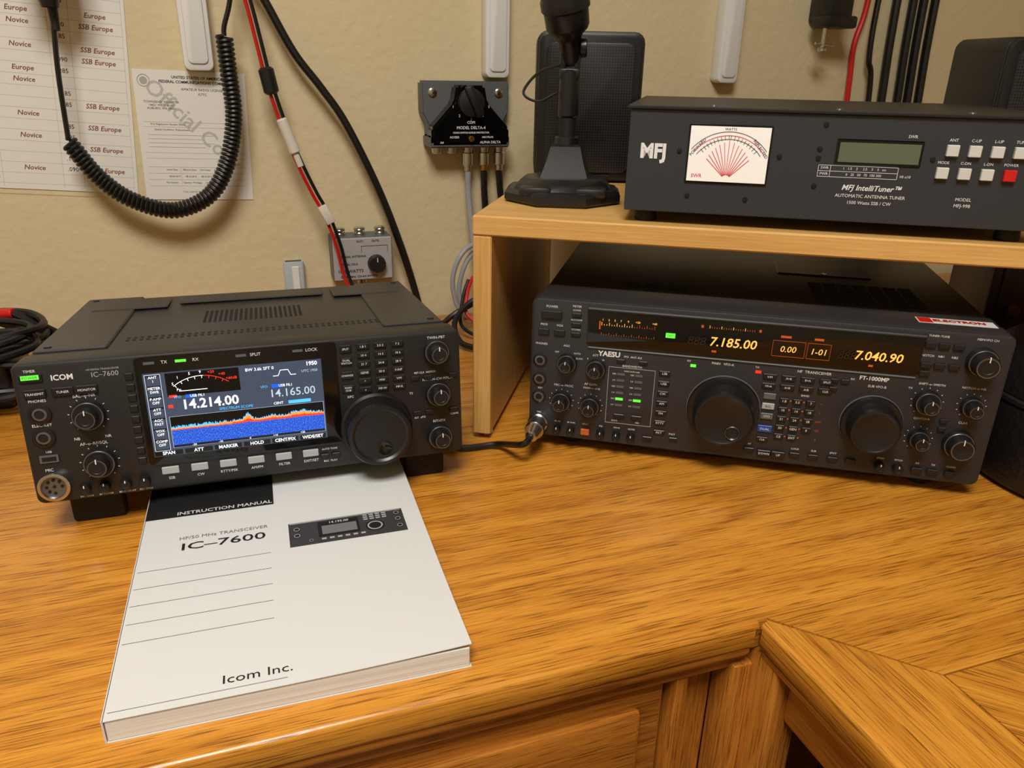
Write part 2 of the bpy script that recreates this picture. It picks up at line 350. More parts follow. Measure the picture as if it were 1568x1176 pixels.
for x,hw in ((.037,.020),(W-.032,.018)):
    o.box('feet',DARK,(x-hw,.018,-.0303),(x+hw,.034,.003),.003,2,T=T)
    o.box('feet',DARK,(x-.010,DD-.035,-.0303),(x+.010,DD-.017,-.0205),.001,1,T=T)
o.boxv('display_bezel',GLOSS,(.084,-.0022,.022),(.238,.001,.1125),.004,.0008,1)
yS=-.0026
def sq(m,x0,z0,x1,z1,y=0): o.box('display',m,(x0/1000,yS-.0001-y*.0001,z0/1000),(x1/1000,yS+.0004,z1/1000))
def st(m,t,x,z,sz,y=6,ax='CENTER',bold=0,sx=1): o.text('display',m,t,x/1000,z/1000,sz/1000,y=yS-.0001*y-.0001,ax=ax,bold=bold/1000,sx=sx)
sq(LBG,89,29.5,225,99)
sq(LBG,103,34,224,98,1); sq(LGR,90.2,34,101.8,98,1)
sq(LBK,90.7,34.5,101.3,97.5,2)
for i,t in enumerate(['ANT\n1','METER\nSWR','P.AMP\nOFF','ATT\nOFF','AGC\nFAST','VOX\nOFF','COMP\nOFF']):
    z=92.5-i*8.9; sq(LBG,91.3,z-3.8,100.8,z+3.9,3); st(LWH,t,96.1,z+1.6,3.1)
sq(LBK,105,79,160,98,2)
for i in range(24):
    a=-.62+1.24*i/23; x=131+34*math.sin(a); z=60+34*math.cos(a)
    cc=LWH if i<13 else LRD
    T=Matrix.Translation((x/1000,yS-.0004,z/1000))@Matrix.Rotation(a,4,'Y')
    o.box('display',cc,(-.0011,0,-.0002),(.0011,.0002,.0002),T=T)
    if i%3==0: o.box('display',cc,(-.0002,0,-.0022),(.0002,.0002,0),T=T)
for t,x,z,cc in (('S',110,89,LWH),('1',114,94,LWH),('5',123,96.4,LWH),('9',131,97,LWH),('+20',139,96.4,LRD),('+40',147,94,LRD),('+60dB',154,90,LRD),('Po',114,84,LWH)): st(cc,t,x,z,3.2)
sq(LRD,106,78,112,80,3); sq(LWH,114,82.5,135,83,3)
st(LWH,'BW 3.6k SFT 0',176,95,3.6); st(LWH,'1950',217,96,4.6,bold=.1); st(LGR,'UTC 1950',215,90,3); 
o.tube('display',LWH,[(.186,yS-.0006,.088),(.190,yS-.0006,.088),(.192,yS-.0006,.0925),(.198,yS-.0006,.0925),(.200,yS-.0006,.088),(.204,yS-.0006,.088)],.0003,4,1)
st(LCY,'VFO',112,78,3); sq(LBL,118,76.6,126,79.4,4); st(LWH,'USB FIL1',127,78,3)
st(LCY,'VFO',178,79.5,3); sq(LBL,184,78,192,81,4); st(LWH,'USB FIL1',195,79.5,3)
st(LWH,'14.214.00',136,71,11,bold=.2); st(LGR,'14.165.00',200,73,9.4,bold=.05)
sq(LRD,104.5,69.5,108,72,4)
sq(LBG,104,62.6,223,66.4,3); st(LCY,'SPECTRUM SCOPE',155,64.6,3.2); st(LWH,'CENT',188,64.6,3); sq(LCY,196,63.2,214,66,4)
sq(LGR,104,35.8,224,62.2,2); sq(LBK,104.3,36,223.7,62,3); sq(WF,104.5,38,223.5,51.5,4)
random.seed(3); xs=[104.5+i*.5 for i in range(239)]
def amp(x): return 1.5+random.random()*2.6+(5.5*math.exp(-((x-163)/3.0)**2))+(2.8*math.exp(-((x-205)/9)**2))+(1.6*math.exp(-((x-182)/5)**2))
top=[(x,51.0+amp(x)) for x in xs]
def band(m,zb,fn,y):
    for (xa,za),(xb_,zb_) in zip(top,top[1:]):
        o.poly('display',m,[(xa/1000,y,zb/1000),(xb_/1000,y,zb/1000),(xb_/1000,y,fn(xb_,zb_)/1000),(xa/1000,y,fn(xa,za)/1000)])
band(LCY,50.5,lambda x,z:z,yS-.0007)
band(LOR,50.5,lambda x,z:51+(z-51)*(.80 if x>140 else .45),yS-.0008)
band(LRD,50.5,lambda x,z:51+(z-51)*(.40 if x>150 else .15),yS-.0009)
band(WF,49.5,lambda x,z:50.4+(z-51)*.15,yS-.0010)
for i in range(9): sq(LGR,108+i*14.2,38,108.15+i*14.2,62,2)
for t,x in (('-20',120),('-10',140),('0',163),('+10',183),('+20',205)): st(LWH,t,x,36.9,2.4)
for i,t in enumerate(['SPAN','ATT','MARKER','HOLD','CENT/FIX','WIDE/SET']):
    x=100+i*22.6; sq(LBK,x-10.5,30,x+10.5,34,2); st(LWH,t,x,32,3.9,bold=.06)
for t,x,led in (('TX',104,None),('RX',127,GLED),('SPLIT',172,None),('LOCK',216,None)):
    o.text('labels',WHT,t,x/1000+.002,.1073,.0036,y=-.0027)
    o.box('labels',led or DGRY,(x/1000-.013,-.0027,.1063),(x/1000-.005,-.0021,.1083))
def lab(t,x,z,sz=3.2,m=WHT,bold=0): o.text('labels',m,t,x/1000,z/1000,sz/1000,y=-.0003,bold=bold/1000)
btn(o,.0125,.1025,.016,.0065,.0015); o.box('buttons',GLED,(.0065,-.0019,.1018),(.0185,-.001,.1052)); lab('TIMER',12.5,108,3); o.text('labels',INK,'POWER',.0125,.1035,.003,y=-.0022)
lab('ICOM',33.5,101.5,6,bold=.15); lab('HF/50MHz TRANSCEIVER',62,105.5,2.1,WDIM); lab('IC–7600',63,101.3,5.6,WDIM)
for x,t in ((13.5,'TRANSMIT'),(32.5,'TUNER'),(49,'MONITOR')): btn(o,x/1000,.0905,.015,.007,lab=t,ls=.0027)
for xx,zz in ((.014,.074),(.0135,.055)):
    o.lathe('jacks',STL,[(.0052,0),(.0052,.0015),(.0035,.0018),(.0035,0)],Matrix.Translation((xx,0,zz))@PX,24)
    o.lathe('jacks',DARK,[(.0036,0),(.0036,.0012),(0,.0012)],Matrix.Translation((xx,0,zz))@PX,24)
    o.lathe('jacks',BLK2,[(.008,0),(.008,.0015),(.0055,.002)],Matrix.Translation((xx,0,zz))@PX,28)
lab('PHONES',14,84.5,3.2); lab('ELEC-KEY',14,65,3.2)
o.box('jacks',DGRY,(.008,-.0012,.0345),(.021,0,.0405)); o.box('jacks',DARK,(.0095,-.0015,.0358),(.0195,0,.0392)); lab('USB',15,43,2.4)
lab('MIC',13,28,3.4)
T=Matrix.Translation((.0145,0,.0145))@PX
o.lathe('jacks',CHR,[(.0115,0),(.0115,.004),(.0100,.0045),(.0092,.0045),(.0088,.0015)],T,36); o.lathe('jacks',STL,[(.0090,.0015),(0,.0015)],T,36)
for i in range(8):
    a=i*math.pi/4; rr=.0055 if i<7 else 0; o.lathe('jacks',DARK,[(.0012,0),(.0012,.0022),(0,.0022)],T@Matrix.Translation((rr*math.cos(a),rr*math.sin(a),0)),10)
knob(o,.047,.070,.0078,.015,skirt=.0120,ring=1); knob(o,.049,.030,.0078,.015,skirt=.0120,ring=1)
lab('BAL–o–NR',46,85.5,3.4); lab('AF–o–RF/SQL',47,46.2,3.4); lab('NB',36,51,3.2); lab('NR',58,51,3.2)
for z in (70,30):
    for i in range(11):
        a=r_(-140+28*i); o.box('labels',WHT,(-.0002,-.0003,.0132),(.0002,0,.0145),T=Matrix.Translation((.047+(.002 if z==30 else 0),0,z/1000))@Matrix.Rotation(a,4,'Y'))
for x,t in ((35.5,'MIC GAIN'),(49.5,'RF POWER'),(65,'BK-IN DELAY'),(79,'KEY SPEED')): knob(o,x/1000,.0095,.0042,.006,kn=0,mk=True); lab(t,x,2.6,2.1)
for i in range(9): btn(o,.0795,.0975-i*.0088,.006,.0058,.0012)
for i,t in enumerate(['SSB','CW','RTTY/PSK','AM/FM','FILTER','EXIT/SET']):
    x=(99+i*22.2)/1000; btn(o,x,.0165,.013,.0062,.0022,m=GRY); lab(t,x*1000,9.2,3.2)
lab('AUTO TUNE',226,18,2.3); lab('REC  PLAY',226,7,2.5)
btn(o,.2215,.012,.007,.004); btn(o,.231,.012,.007,.004)
for t,z in (('SPLIT',105),('DUAL\nWATCH',94),('CHANGE',82),('MAIN\n/SUB',70)):
    btn(o,.2455,z/1000,.0095,.0066,lab=t,ls=.0024)
lab('XFC',247,62.5,3)
for j,row in enumerate([['1.8 1','3.5 2','7 3'],['10 4','14 5','18 6'],['21 7','24 8','28 9'],['GENE','50 0','F-INP'],['^','MW','V/M'],['v','MP-W','MP-R']]):
    for i,t in enumerate(row): btn(o,(260+i*14.5)/1000,(106-j*7.6)/1000,.0105,.0050,lab=t,ls=.0027)
lab('TS',299,60,3)
lab('TWIN-PBT',323,108.2,3.4); lab('NOTCH–CW PITCH',323,71,3.0); lab('RIT/dTX',323,32,3.2); lab('CLEAR',337,37.5,2.5); lab('PBT-CLR  NOTCH',312,78,2.4); lab('RIT  dTX',306,37,2.6)
for z in (.096,.058,.018): knob(o,.3225,z,.0075,.016,skirt=.0112,ring=1)
for x,z in ((.303,.0735),(.3145,.0735),(.3035,.0415),(.3145,.0415),(.3365,.0415),(.3365,.0735)): btn(o,x,z,.0075,.004)
T=Matrix.Translation((.2675,0,.0330))@PX
o.lathe('tuning_dial',BLK2,[(.0310,0),(.0310,.002),(.029,.004),(0,.004)],T,64)
o.lathe('tuning_dial',KNOB,[(.0272,.004),(.0276,.009),(.0276,.018)],T,96,.018)
o.lathe('tuning_dial',BLK2,[(.0278,.018),(.0276,.021),(.0262,.0235),(.0235,.0240),(.0215,.0225),(0,.0222)],T,64)
o.lathe('tuning_dial',BLK2,[(.0068,.0222),(.0066,.0232),(.0055,.0236)],T@Matrix.Translation((.003,-.0125,0)),28)
o.lathe('tuning_dial',GLOSS,[(.0057,.0236),(.004,.0226),(0,.0222)],T@Matrix.Translation((.003,-.0125,0)),28)
o.done()
# ---------------------------------------------------------------- right transceiver
W,HH,DD=.413,.142,.345
o=Obj('radio_transceiver',(.2503,.6545,ZD+.014),r_(-32.2))
def wx(x):
    m=x/413; return 413*1.18*m/(1+.18*m)
def wy(x): return wx(x*1000)/1000
o.boxv('case',PANEL,(0,0,0),(W,.028,HH),.007,.002,1)
o.boxv('case',CASEFT,(.004,.026,.002),(W-.004,DD,HH-.002),.004,.001,1)
o.box('case',CASEFT,(.006,.002,HH-.004),(W-.006,.05,HH+.0008),.002,2)
for i in range(3):
    for k in range(2): o.box('vents',DARK,(.075+i*.024,.075+k*.008,HH-.003),(.094+i*.024,.080+k*.008,HH-.0013))
for i in range(7):
    for k in range(8): o.box('vents',DARK,(.262+i*.0145,.062+k*.011,HH-.003),(.274+i*.0145,.067+k*.011,HH-.0013))
o.box('case',BLK2,(.235,.175,HH-.003),(.33,.23,HH-.0008),.001,1); o.lathe('case',CHR,[(.003,0),(.003,.001),(0,.001)],Matrix.Translation((.283,.18,HH-.001)),14)
TS=Matrix.Translation((.374,.026,HH+.0015))
o.box('sticker',WPL,(.340,.018,HH-.002),(.403,.034,HH+.0010)); o.box('sticker',RED,(.341,.019,HH),(.352,.033,HH+.0012)); 
o.text('sticker',RED,'ELECTRON',0,0,.0085,T=TS,bold=.0003)
for x in (.04,W-.04):
    o.cyl('feet',DARK,(x,.03,-.014),(x,.03,.003),.012,.012,24,.002); o.cyl('feet',DARK,(x,DD-.03,-.014),(x,DD-.03,.003),.012,.012,24,.002)
o.box('feet',BLK2,(.07,.016,-.010),(W-.07,.022,.002),.002,2)
o.boxv('display_bezel',GLOSS,(.0535,-.0015,.1005),(.343,.001,.1355),.003,.0006,1)
o.box('display_bezel',PANEL,(.053,-.004,.1345),(.3435,.001,.1375),.001,1)
o.box('trim',DGRY,(.055,-.0014,.0970),(.342,.001,.0985),.0005,1)
def fs(m,x0,z0,x1,z1,y=0):
    o.box('display',m,(wx(x0)/1000,-.0018-y*.0001,z0/1000),((wx(x1) if x1-x0>1 else wx(x0)+(x1-x0))/1000,-.0012,z1/1000))
def ft(m,t,x,z,sz,bold=0,sx=1,y=4,shear=0): o.text('display',m,t,wx(x)/1000,z/1000,sz/1000,y=-.0018-.0001*y,bold=bold/1000,sx=sx,shear=shear)
for i in range(22):
    fs(AMB if i<13 else AMBD,58+i*2.1,121,58.4+i*2.1,122.2 if i%3 else 124)
    fs(AMBD,58+i*2.1,111.5,58.4+i*2.1,112.5 if i%3 else 114)
for t,x in (('1',59),('3',64),('5',69),('7',74),('9',80),('+20',88),('+60',102)): ft(AMB,t,x,126.5,2.8)
fs(AMBD,56,117,57.2,125); fs(GLED,112,114.5,120,119); ft(INK,'FAST',116,116.7,2.8)
ft(AMBV,'888',138,114,11,shear=.2); ft(AMB,'7.185.00',169,114.5,12,bold=.12,shear=.15)
for i in range(20): fs(AMB if i%5==0 else AMBD,148+i*2.0,127,148.4+i*2.0,129.5 if i%5==0 else 128.4)
fs(AMBD,141,127,143,129.5); fs(AMBD,190,127,192,129.5)
for x0,x1 in ((203,231),(233,253)):
    for a in (106.5,121): fs(AMBD,x0,a,x1,a+.3)
    for a in (x0,x1): fs(AMBD,a,106.5,a+.25,121.4)
ft(AMB,'0.00',216.5,113.5,8,shear=.15); ft(AMB,'1-01',243,113.5,8,shear=.15); fs(AMBD,209,124,218,126,0); fs(AMBD,238,124,246,126,0); fs(AMBD,152,104.5,156,106.3); fs(AMBD,288,104.5,292,106.3)
ft(AMBV,'888',267,113,10,shear=.2); ft(AMB,'7.040.90',295,114,11.5,bold=.12,shear=.15)
def lab(t,x,z,sz=3.0,m=WHT,bold=0,raw=0): o.text('labels',m,t,(x if raw else wx(x))/1000,z/1000,sz/1000,y=-.0003,bold=bold/1000)
def B(x,z,*a,**k): btn(o,wy(x),z,*a,**k)
def K(x,z,*a,**k): knob(o,wy(x),z,*a,**k)
B(.0165,.127,.019,.0075,.003); lab('POWER',16.5,134.5,3.2)
B(.0105,.1095,.010,.006,.002); B(.0235,.1095,.010,.006,.002); lab('MOX',10.5,116.5,3); lab('VOX',23.5,116.5,3)
lab('METER',37,136.5,2.8)
for z,t in ((129,'IC/SWR'),(119.5,'ALC/COMP'),(110,'VCC/MIC')): B(.037,z/1000-.001,.009,.0042,.0015); lab(t,37,z+3.8,2.2)
lab('YAESU',66,92.5,7,bold=.25); lab('HF  TRANSCEIVER',243,93.5,3.6); lab('FT-1000MP',296,93,5.2,bold=.1)
lab('MAIN   VFO-A',163,93.5,3.2); lab('SUB VFO-B',300,86,3.2); lab('PHONES',9,97,3)
o.box('labels',GLED,(.151,-.0008,.088),(.156,0,.0905)); o.box('labels',REDL,(.209,-.0008,.088),(.214,0,.0905)); lab('RX',134,93.5,2.6); lab('TX',193,93.5,2.6)
for z in (80,60.5,42):
    T=Matrix.Translation((.0095,0,z/1000))@PX; o.lathe('jacks',BLK2,[(.0068,0),(.0068,.001),(.005,.0015)],T,24)
    o.lathe('jacks',STL,[(.005,0),(.005,.0014),(.0032,.0016),(.0032,0)],T,24); o.lathe('jacks',DARK,[(.0033,0),(.0033,.001),(0,.001)],T,20)
lab('KEY',9,51,2.6); lab('MIC',9,25,2.6)
lab('AGC',30,97,3); lab('AUTO',39,90,2.4); lab('OFF',22,90,2.4); lab('SLOW',41,85,2.4); lab('ATT',54.5,90,3); lab('0',48,86,2.4); lab('18',61,86,2.4)
K(.031,.080,.0058,.015,skirt=.0095,ring=1); K(.0555,.077,.0058,.015,skirt=.0095,ring=1)
lab('MIC–o–PROC',29,56,3.2); lab('AF GAIN',52,60,3.2); lab('MAIN–o–SUB',53,56,2.8)
K(.0275,.040,.0062,.016,skirt=.0098,ring=1); K(.0525,.038,.0062,.016,skirt=.0098,ring=1)
for cx,cz in ((27.5,40),(52.5,38)):
    for i in range(11):
        a=r_(-140+28*i); o.box('labels',WHT,(-.0002,-.0003,.0112),(.0002,0,.0122),T=Matrix.Translation((wx(cx)/1000,0,cz/1000))@Matrix.Rotation(a,4,'Y'))
for a,b_,c1,d in ((76,22,120,22.4),(76,80,120,80.4),(76,22,76.4,80.4),(119.6,22,120,80.4)): o.box('labels',WDIM,(a/1000,-.0003,b_/1000),(c1/1000,0,d/1000))
lab('BANDWIDTH',98,82.2,3,raw=1); lab('IPO  ANT–RX',98,91.5,2.8,raw=1)
btn(o,.087,.087,.008,.004); btn(o,.108,.087,.008,.004)
for cx in (88,105):
    for j in range(6):
        g2=GLED if (j==4) else DGRY
        o.box('labels',g2,((cx-3.6)/1000,-.0008,(72.5-j*6.4)/1000),((cx+3.6)/1000,0,(74.7-j*6.4)/1000))
        lab('2.4' if j%2 else '500',cx-6.3,73.5-j*6.4,2.2,raw=1)
btn(o,.089,.030,.010,.005); btn(o,.106,.030,.010,.005); lab('8.215',85,24.8,2.5,raw=1); lab('455',107,24.8,2.5,raw=1); lab('WIDE NOR NAR',98,77,2,raw=1)
for i,t in enumerate(['LSB','USB','CW','AM','FM','RTTY','PKT']):
    z=79-i*10.2; btn(o,.1285,z/1000,.0105,.0050,.0018,lab=t,ls=.0032)
lab('FAST',141,17,2.8,raw=1); btn(o,.1425,.012,.008,.004)
def dial(cx,cz,r,h,sk):
    T=Matrix.Translation((cx,0,cz))@PX
    o.lathe('tuning_dials',BLK2,[(sk,0),(sk,.003),(sk*.97,.005),(r*1.03,.0055),(0,.0055)],T,72)
    o.lathe('tuning_dials',DGRY,[(sk*1.02,0),(sk*1.02,.0012),(sk*.99,.0015)],T,72)
    o.lathe('tuning_dials',KNOB,[(r,.005),(r,h*.74)],T,110,.016)
    o.lathe('tuning_dials',BLK2,[(r*1.005,h*.74),(r*.99,h*.88),(r*.93,h*.98),(r*.86,h),(r*.78,h*.95),(0,h*.93)],T,72)
    return T
T=dial(.1850,.0490,.0270,.027,.0330)
o.lathe('tuning_dials',BLK2,[(.0072,.025),(.007,.0262),(.0062,.0268),(.005,.0255),(0,.0254)],T@Matrix.Translation((.009,-.012,0)),30)
o.lathe('tuning_dials',STL,[(.0066,.0266),(.0062,.0271),(.0058,.0267)],T@Matrix.Translation((.009,-.012,0)),30)
dial(.3140,.0510,.0215,.023,.0262)
btn(o,.2245,.067,.011,.006,m=DGRY); btn(o,.2245,.057,.011,.006,m=GRY,lab='RCL',ls=.003,lm=INK); btn(o,.2245,.047,.011,.006,m=DGRY,lab='STO',ls=.003); btn(o,.2245,.034,.013,.007,m=BLU,lab='DUAL',ls=.0032)
btn(o,.2235,.023,.010,.005,lab='CLR',ls=.0026)
for j in range(2):
    for i,t in enumerate([['V/M','A>B','B>A','SPLIT'],['M>A','A=B','A/B','CLR']][j]): btn(o,(222+i*16.3)/1000,(86-j*9)/1000,.012,.0055,.0018,lab=t,ls=.0028)
lab('BAND',255,70.5,2.6,raw=1)
nums=['1.8','3.5','7','10','14','18','21','24','28','50','GEN','0','CE','ENT','^','v']
for j in range(5):
    for i in range(3):
        if j<4 or i<2: btn(o,(237.5+i*11.6)/1000,(64-j*9)/1000,.0080,.0055,.0020,lab=(nums+['+'])[j*3+i],ls=.0032)
        if i<2: o.box('labels',ORG,((242.6+i*11.6)/1000,-.0004,(63.4-j*9)/1000),((244+i*11.6)/1000,0,(64.6-j*9)/1000))
    lab(nums[15-j],270,64-j*9,2.6,ORG,raw=1)
for x,z in ((277,88),(286,88),(277,80)): btn(o,x/1000,z/1000,.007,.0045,.0018)
lab('RX',292,91,2.6,raw=1); lab('TX',340,88,2.6,raw=1)
lab('TUNER–TUNE',344,137,2.6); lab('MEM/VFO CH',387,137,2.8)
for x,z in ((338,129),(350,129),(338,110.5),(350,110.5),(363,110.5),(338,103),(363,129)): B(x/1000,z/1000,.0085,.005,.0025)
lab('NOTCH',338,119,2.8); lab('NB1',350,119,2.8); lab('NB2',362,119,2.8)
K(.386,.118,.0100,.018,skirt=.0125,ring=1)
lab('SHIFT–o–WIDTH',348,93,2.9); lab('NOTCH–o–NR',386,93,2.9)
K(.347,.0765,.0068,.017,skirt=.0110,ring=1); K(.3875,.0765,.0060,.016,skirt=.0090,ring=1)
lab('CONTOUR',346,60,2.6); lab('CLAR',384,60,3)
K(.347,.0410,.0062,.016,skirt=.0088,ring=1); K(.384,.0400,.0105,.016,skirt=.0130,ring=1)
for x,z in ((.366,.060),(.366,.052)): B(x,z,.0065,.0045,.002)
for cx,cz,q in ((347,76.5,12.5),(387.5,76.5,11),(347,41,11)):
    for i in range(11):
        a=r_(-140+28*i); o.box('labels',WHT,(-.0002,-.0003,q/1000),(.0002,0,q/1000+.001),T=Matrix.Translation((wx(cx)/1000,0,cz/1000))@Matrix.Rotation(a,4,'Y'))
for x,t in ((25,'BK-IN'),(37,'RF PWR'),(63,'SQL'),(77,'MONI'),(90,'KEYER')): K(x/1000,.0095,.0040,.008,kn=0); lab(t,x,17.2,2.3)
B(.0495,.0095,.0085,.0065,.003,m=ORG); lab('PROC',49.5,17.2,2.3); B(.1045,.0095,.009,.005)
for x,t in ((196,'AF'),(238,'LOCK'),(255,'SUB'),(273,'SPOT'),(290,'')): 
    B(x/1000,.0105,.009,.005,.002)
    if t: lab(t,x,16.5,2.6)
for x,t in ((210,'DOWN'),(223,'UP')): B(x/1000,.009,.012,.0065,.0025,lab=t,ls=.003)
for x,t in ((317,'SPEED'),(334,'PITCH')): K(x/1000,.0100,.0042,.008,kn=0); lab(t,x,17,2.4)
for x,t in ((352,'RX'),(367,'TX'),(384,'CLEAR')): B(x/1000,.0095,.009,.0055,.0025); lab(t,x,16.2,2.6)
T=Matrix.Translation((.0095,0,.0135))@PX
o.lathe('microphone_plug',CHR,[(.0100,0),(.0100,.003),(.0088,.004),(.0088,.012),(.0093,.0125),(.0093,.020),(.0075,.022),(.0060,.034),(.0045,.036),(0,.036)],T,32,.01)
FTM=o.M.copy(); o.done()
# ---------------------------------------------------------------- shelf
o=Obj('tabletop_shelf',(.2003,.6854,ZD),r_(-31))
o.box('top_board',PINE,(0,0,.2105),(.86,.365,.2290),.0015,1)
o.box('left_board',PINEV,(.0005,.001,.0065),(.0185,.364,.2103),.0012,1)
o.box('right_board',PINEV,(.8415,.001,.0065),(.8595,.364,.2103),.0012,1)
for x in (.0095,.8505):
    for y in (.02,.34): o.cyl('feet',WPL,(x,y,0),(x,y,.007),.008,.007,20,.001)
o.done()
DW=wood('dark_brown_wood',(78,52,34),(58,38,24),(34,22,14),.45,rot=VZ,coat=.05)
o=Obj('dark_box_standin',(.93,.68,ZD),r_(-31))  # box added as stand-in for an unidentified dark brown area
o.box('body',DW,(-.07,-.07,.004),(.07,.07,.195),.003,2); o.box('front',DW,(-.06,-.074,.014),(.06,-.068,.185),.003,2); o.cyl('pull',BRASS,(-.045,-.073,.1),(-.045,-.088,.1),.006,.007,20,.002)
for x in (-.055,.055):
    for y in (-.055,.055): o.cyl('feet',DARK,(x,y,0),(x,y,.006),.008,.008,16)
o.done()
# ---------------------------------------------------------------- tuner
MFP=mat('slate_front_panel',(44,47,52),.5); MFC=mat('black_vinyl_cover',(26,26,28),.45,bump=(1500,.3,.0003)); PAPER=mat('meter_face',(236,233,229),.5,emis=.16)  # meter face gets a slight added glow to whiten it
LCDG=mat('lcd_green_grey',(92,102,84),.25)
W,HH,DD=.340,.0875,.25
o=Obj('antenna_tuner',(.3215,.6234,ZD+.2400),r_(-31.5))
o.box('case',MFC,(.001,.004,.002),(W-.001,DD,HH-.002),.001,1)
o.box('case',MFC,(-.001,-.003,HH-.0025),(W+.001,DD,HH+.0005),.0008,1)
o.box('front_panel',MFP,(.0015,0,0),(W-.0015,.005,HH-.0025),.0006,1)
for x in (.02,W-.02):
    for y in (.02,DD-.02): o.cyl('feet',DARK,(x,y,-.0110),(x,y,.003),.010,.009,20,.001)
def lab(t,x,z,sz=3.0,m=WHT,bold=0,shear=0,y=-.0003,sx=1): o.text('labels',m,t,x/1000,z/1000,sz/1000,y=y,bold=bold/1000,shear=shear,sx=sx)
lab('MFJ',23,50.5,16.5,bold=.7,sx=.9)
o.boxv('meter',GLOSS,(.0515,-.0015,.0265),(.1195,.001,.0745),.001,.0003,1)
o.box('meter',PAPER,(.053,-.0022,.028),(.118,-.001,.073))
MI=mat('meter_ink',(30,28,28),.6); MR=mat('meter_red_ink',(215,20,40),.6)
cx,cz=.0855,.0300
for rr,mm in ((.039,MI),(.033,MI),(.036,MR)):
    for i in range(30):
        a=r_(-50+100*i/29); o.box('meter',mm,(-.0013,-.0026,rr-.00018),(.0013,-.0021,rr+.00018),T=Matrix.Translation((cx,0,cz))@Matrix.Rotation(a,4,'Y'))
for i in range(13):
    a=r_(-46+92*i/12); L=.024+.008*(1-abs(i-6)/6)
    o.box('meter',MR,(-.00022,-.0026,.004),(.00022,-.0021,L),T=Matrix.Translation((cx,0,cz))@Matrix.Rotation(a,4,'Y'))
for sg in (-1,1):
    for i in range(9):
        a=r_(sg*(48-5*i)); o.box('meter',MI,(-.00015,-.0026,.033),(.00015,-.0021,.0365),T=Matrix.Translation((cx-sg*.004,0,cz))@Matrix.Rotation(a,4,'Y'))
for t,x,z,a in (('FORWARD',60,56,50),('REFLECTED',111,56,-50)):
    o.text('meter',MI,t,0,0,.0036,T=Matrix.Translation((x/1000,-.0026,z/1000))@Matrix.Rotation(r_(-a),4,'Y')@PX)
o.text('meter',MR,'SWR',.061,.0325,.0042,y=-.0026); o.text('meter',MI,'WATTS',.0855,.0710,.0028,y=-.0026)
o.box('lcd',GLOSS,(.1705,-.0012,.0460),(.2365,.001,.0665),.0008,1); o.box('lcd',LCDG,(.173,-.0016,.0485),(.2345,-.001,.0640))
lab('SWR',227,69.8,3.4)
for a,b_,c1,d in ((159,36,221,36.3),(159,40.6,221,40.9),(159,45.2,221,45.5),(159,36,159.3,45.5),(168.5,36,168.8,45.5),(220.7,36,221,45.5)): o.box('labels',WHT,(a/1000,-.0003,b_/1000),(c1/1000,0,d/1000))
lab('SWR',164,43.2,3); lab('PWR',164,38.4,3); lab('1   1.5    2     2.5    3    5   oo',195,43.2,2.8); lab('0   25   50   75  100 300',195,38.4,2.8); lab('HI x10',227,38.4,3)
lab('MFJ IntelliTuner™',203,28,6.2,bold=.1,shear=.25); lab('AUTOMATIC ANTENNA TUNER',203,21.4,3.8); lab('1500 Watts SSB / CW',203,16.0,3.8)
lab('MODEL',274,22.5,3.6); lab('MFJ-998',274,17.5,3.8)
for i,t in enumerate(('ANT','C-UP','L-UP','TUNE')):
    x=(257.5+i*16.3)/1000; btn(o,x,.0605,.0090,.0088,.004,m=WBT); lab(t,x*1000,68.3,3.2)
for i,t in enumerate(('MODE','C-DN','L-DN','POWER')):
    x=(253.3+i*16.5)/1000; btn(o,x,.0430,.0090,.0088,.004,m=WBT if i<3 else RED); lab(t,x*1000,50.9,3.0)
for x,z in ((160,77),(45,52),(127,50.5),(158,50.5),(158,58),(55,15),(104,14),(158,28),(245,53)):
    o.lathe('screws',BLK2,[(.0022,0),(.0019,.001),(0,.0012)],Matrix.Translation((x/1000,0,z/1000))@PX,14)
for x in (.07,.17,.27): o.lathe('screws',STL,[(.003,0),(.0026,.0014),(0,.0018)],Matrix.Translation((x,.012,HH)),14)
o.done()
# ---------------------------------------------------------------- mic on stand
ZS=ZD+.229
o=Obj('microphone_on_stand',(.322,.757,ZS+.0003),r_(-24))
T8=Matrix.Translation((-.002,-.006,0))@Matrix.Rotation(r_(22.5),4,'Z')
o.lathe('base',BLK2,[(0,0),(.060,0),(.063,.003),(.063,.009),(.058,.013),(0,.013)],T8,8,smooth=False)
o.lathe('base',BLK2,[(.054,.012),(.050,.017),(.042,.023),(.036,.024),(0,.024)],T8@Matrix.Diagonal((1,.92,1,1)),8,smooth=False)
o.box('base',BLK2,(-.044,-.054,.008),(-.012,-.028,.018),.004,2); o.box('base',BLK2,(.010,-.054,.008),(.042,-.028,.018),.004,2)
o.lathe('base',BLK2,[(.036,.022),(.028,.038),(.022,.053),(.018,.055),(0,.055)],Matrix.Rotation(r_(45),4,'Z')@Matrix.Diagonal((1,.9,1,1)),4,smooth=False)
o.cyl('stem',BLK2,(0,0,.052),(0,0,.062),.013,.012,32,.001)
o.cyl('stem',DARK,(0,0,.05),(0,0,.105),.0085,.0085,24,.001)
o.cyl('stem',BLK2,(0,0,.080),(0,0,.125),.0105,.0095,24,.002)
o.box('yoke',BLK2,(-.010,-.006,.120),(-.004,.006,.155),.002); o.box('yoke',BLK2,(.004,-.006,.120),(.010,.006,.155),.002)
o.box('yoke',BLK2,(-.010,-.007,.116),(.010,.007,.126),.002)
o.cyl('yoke',STL,(-.0115,0,.145),(.0115,0,.145),.0032,.0032,16)
o.cyl('yoke',BLK2,(.009,0,.145),(.016,0,.145),.009,.009,24,.001)
a=Vector((.002,.003,.130)); d=Vector((-.16,-.30,.94)).normalized()
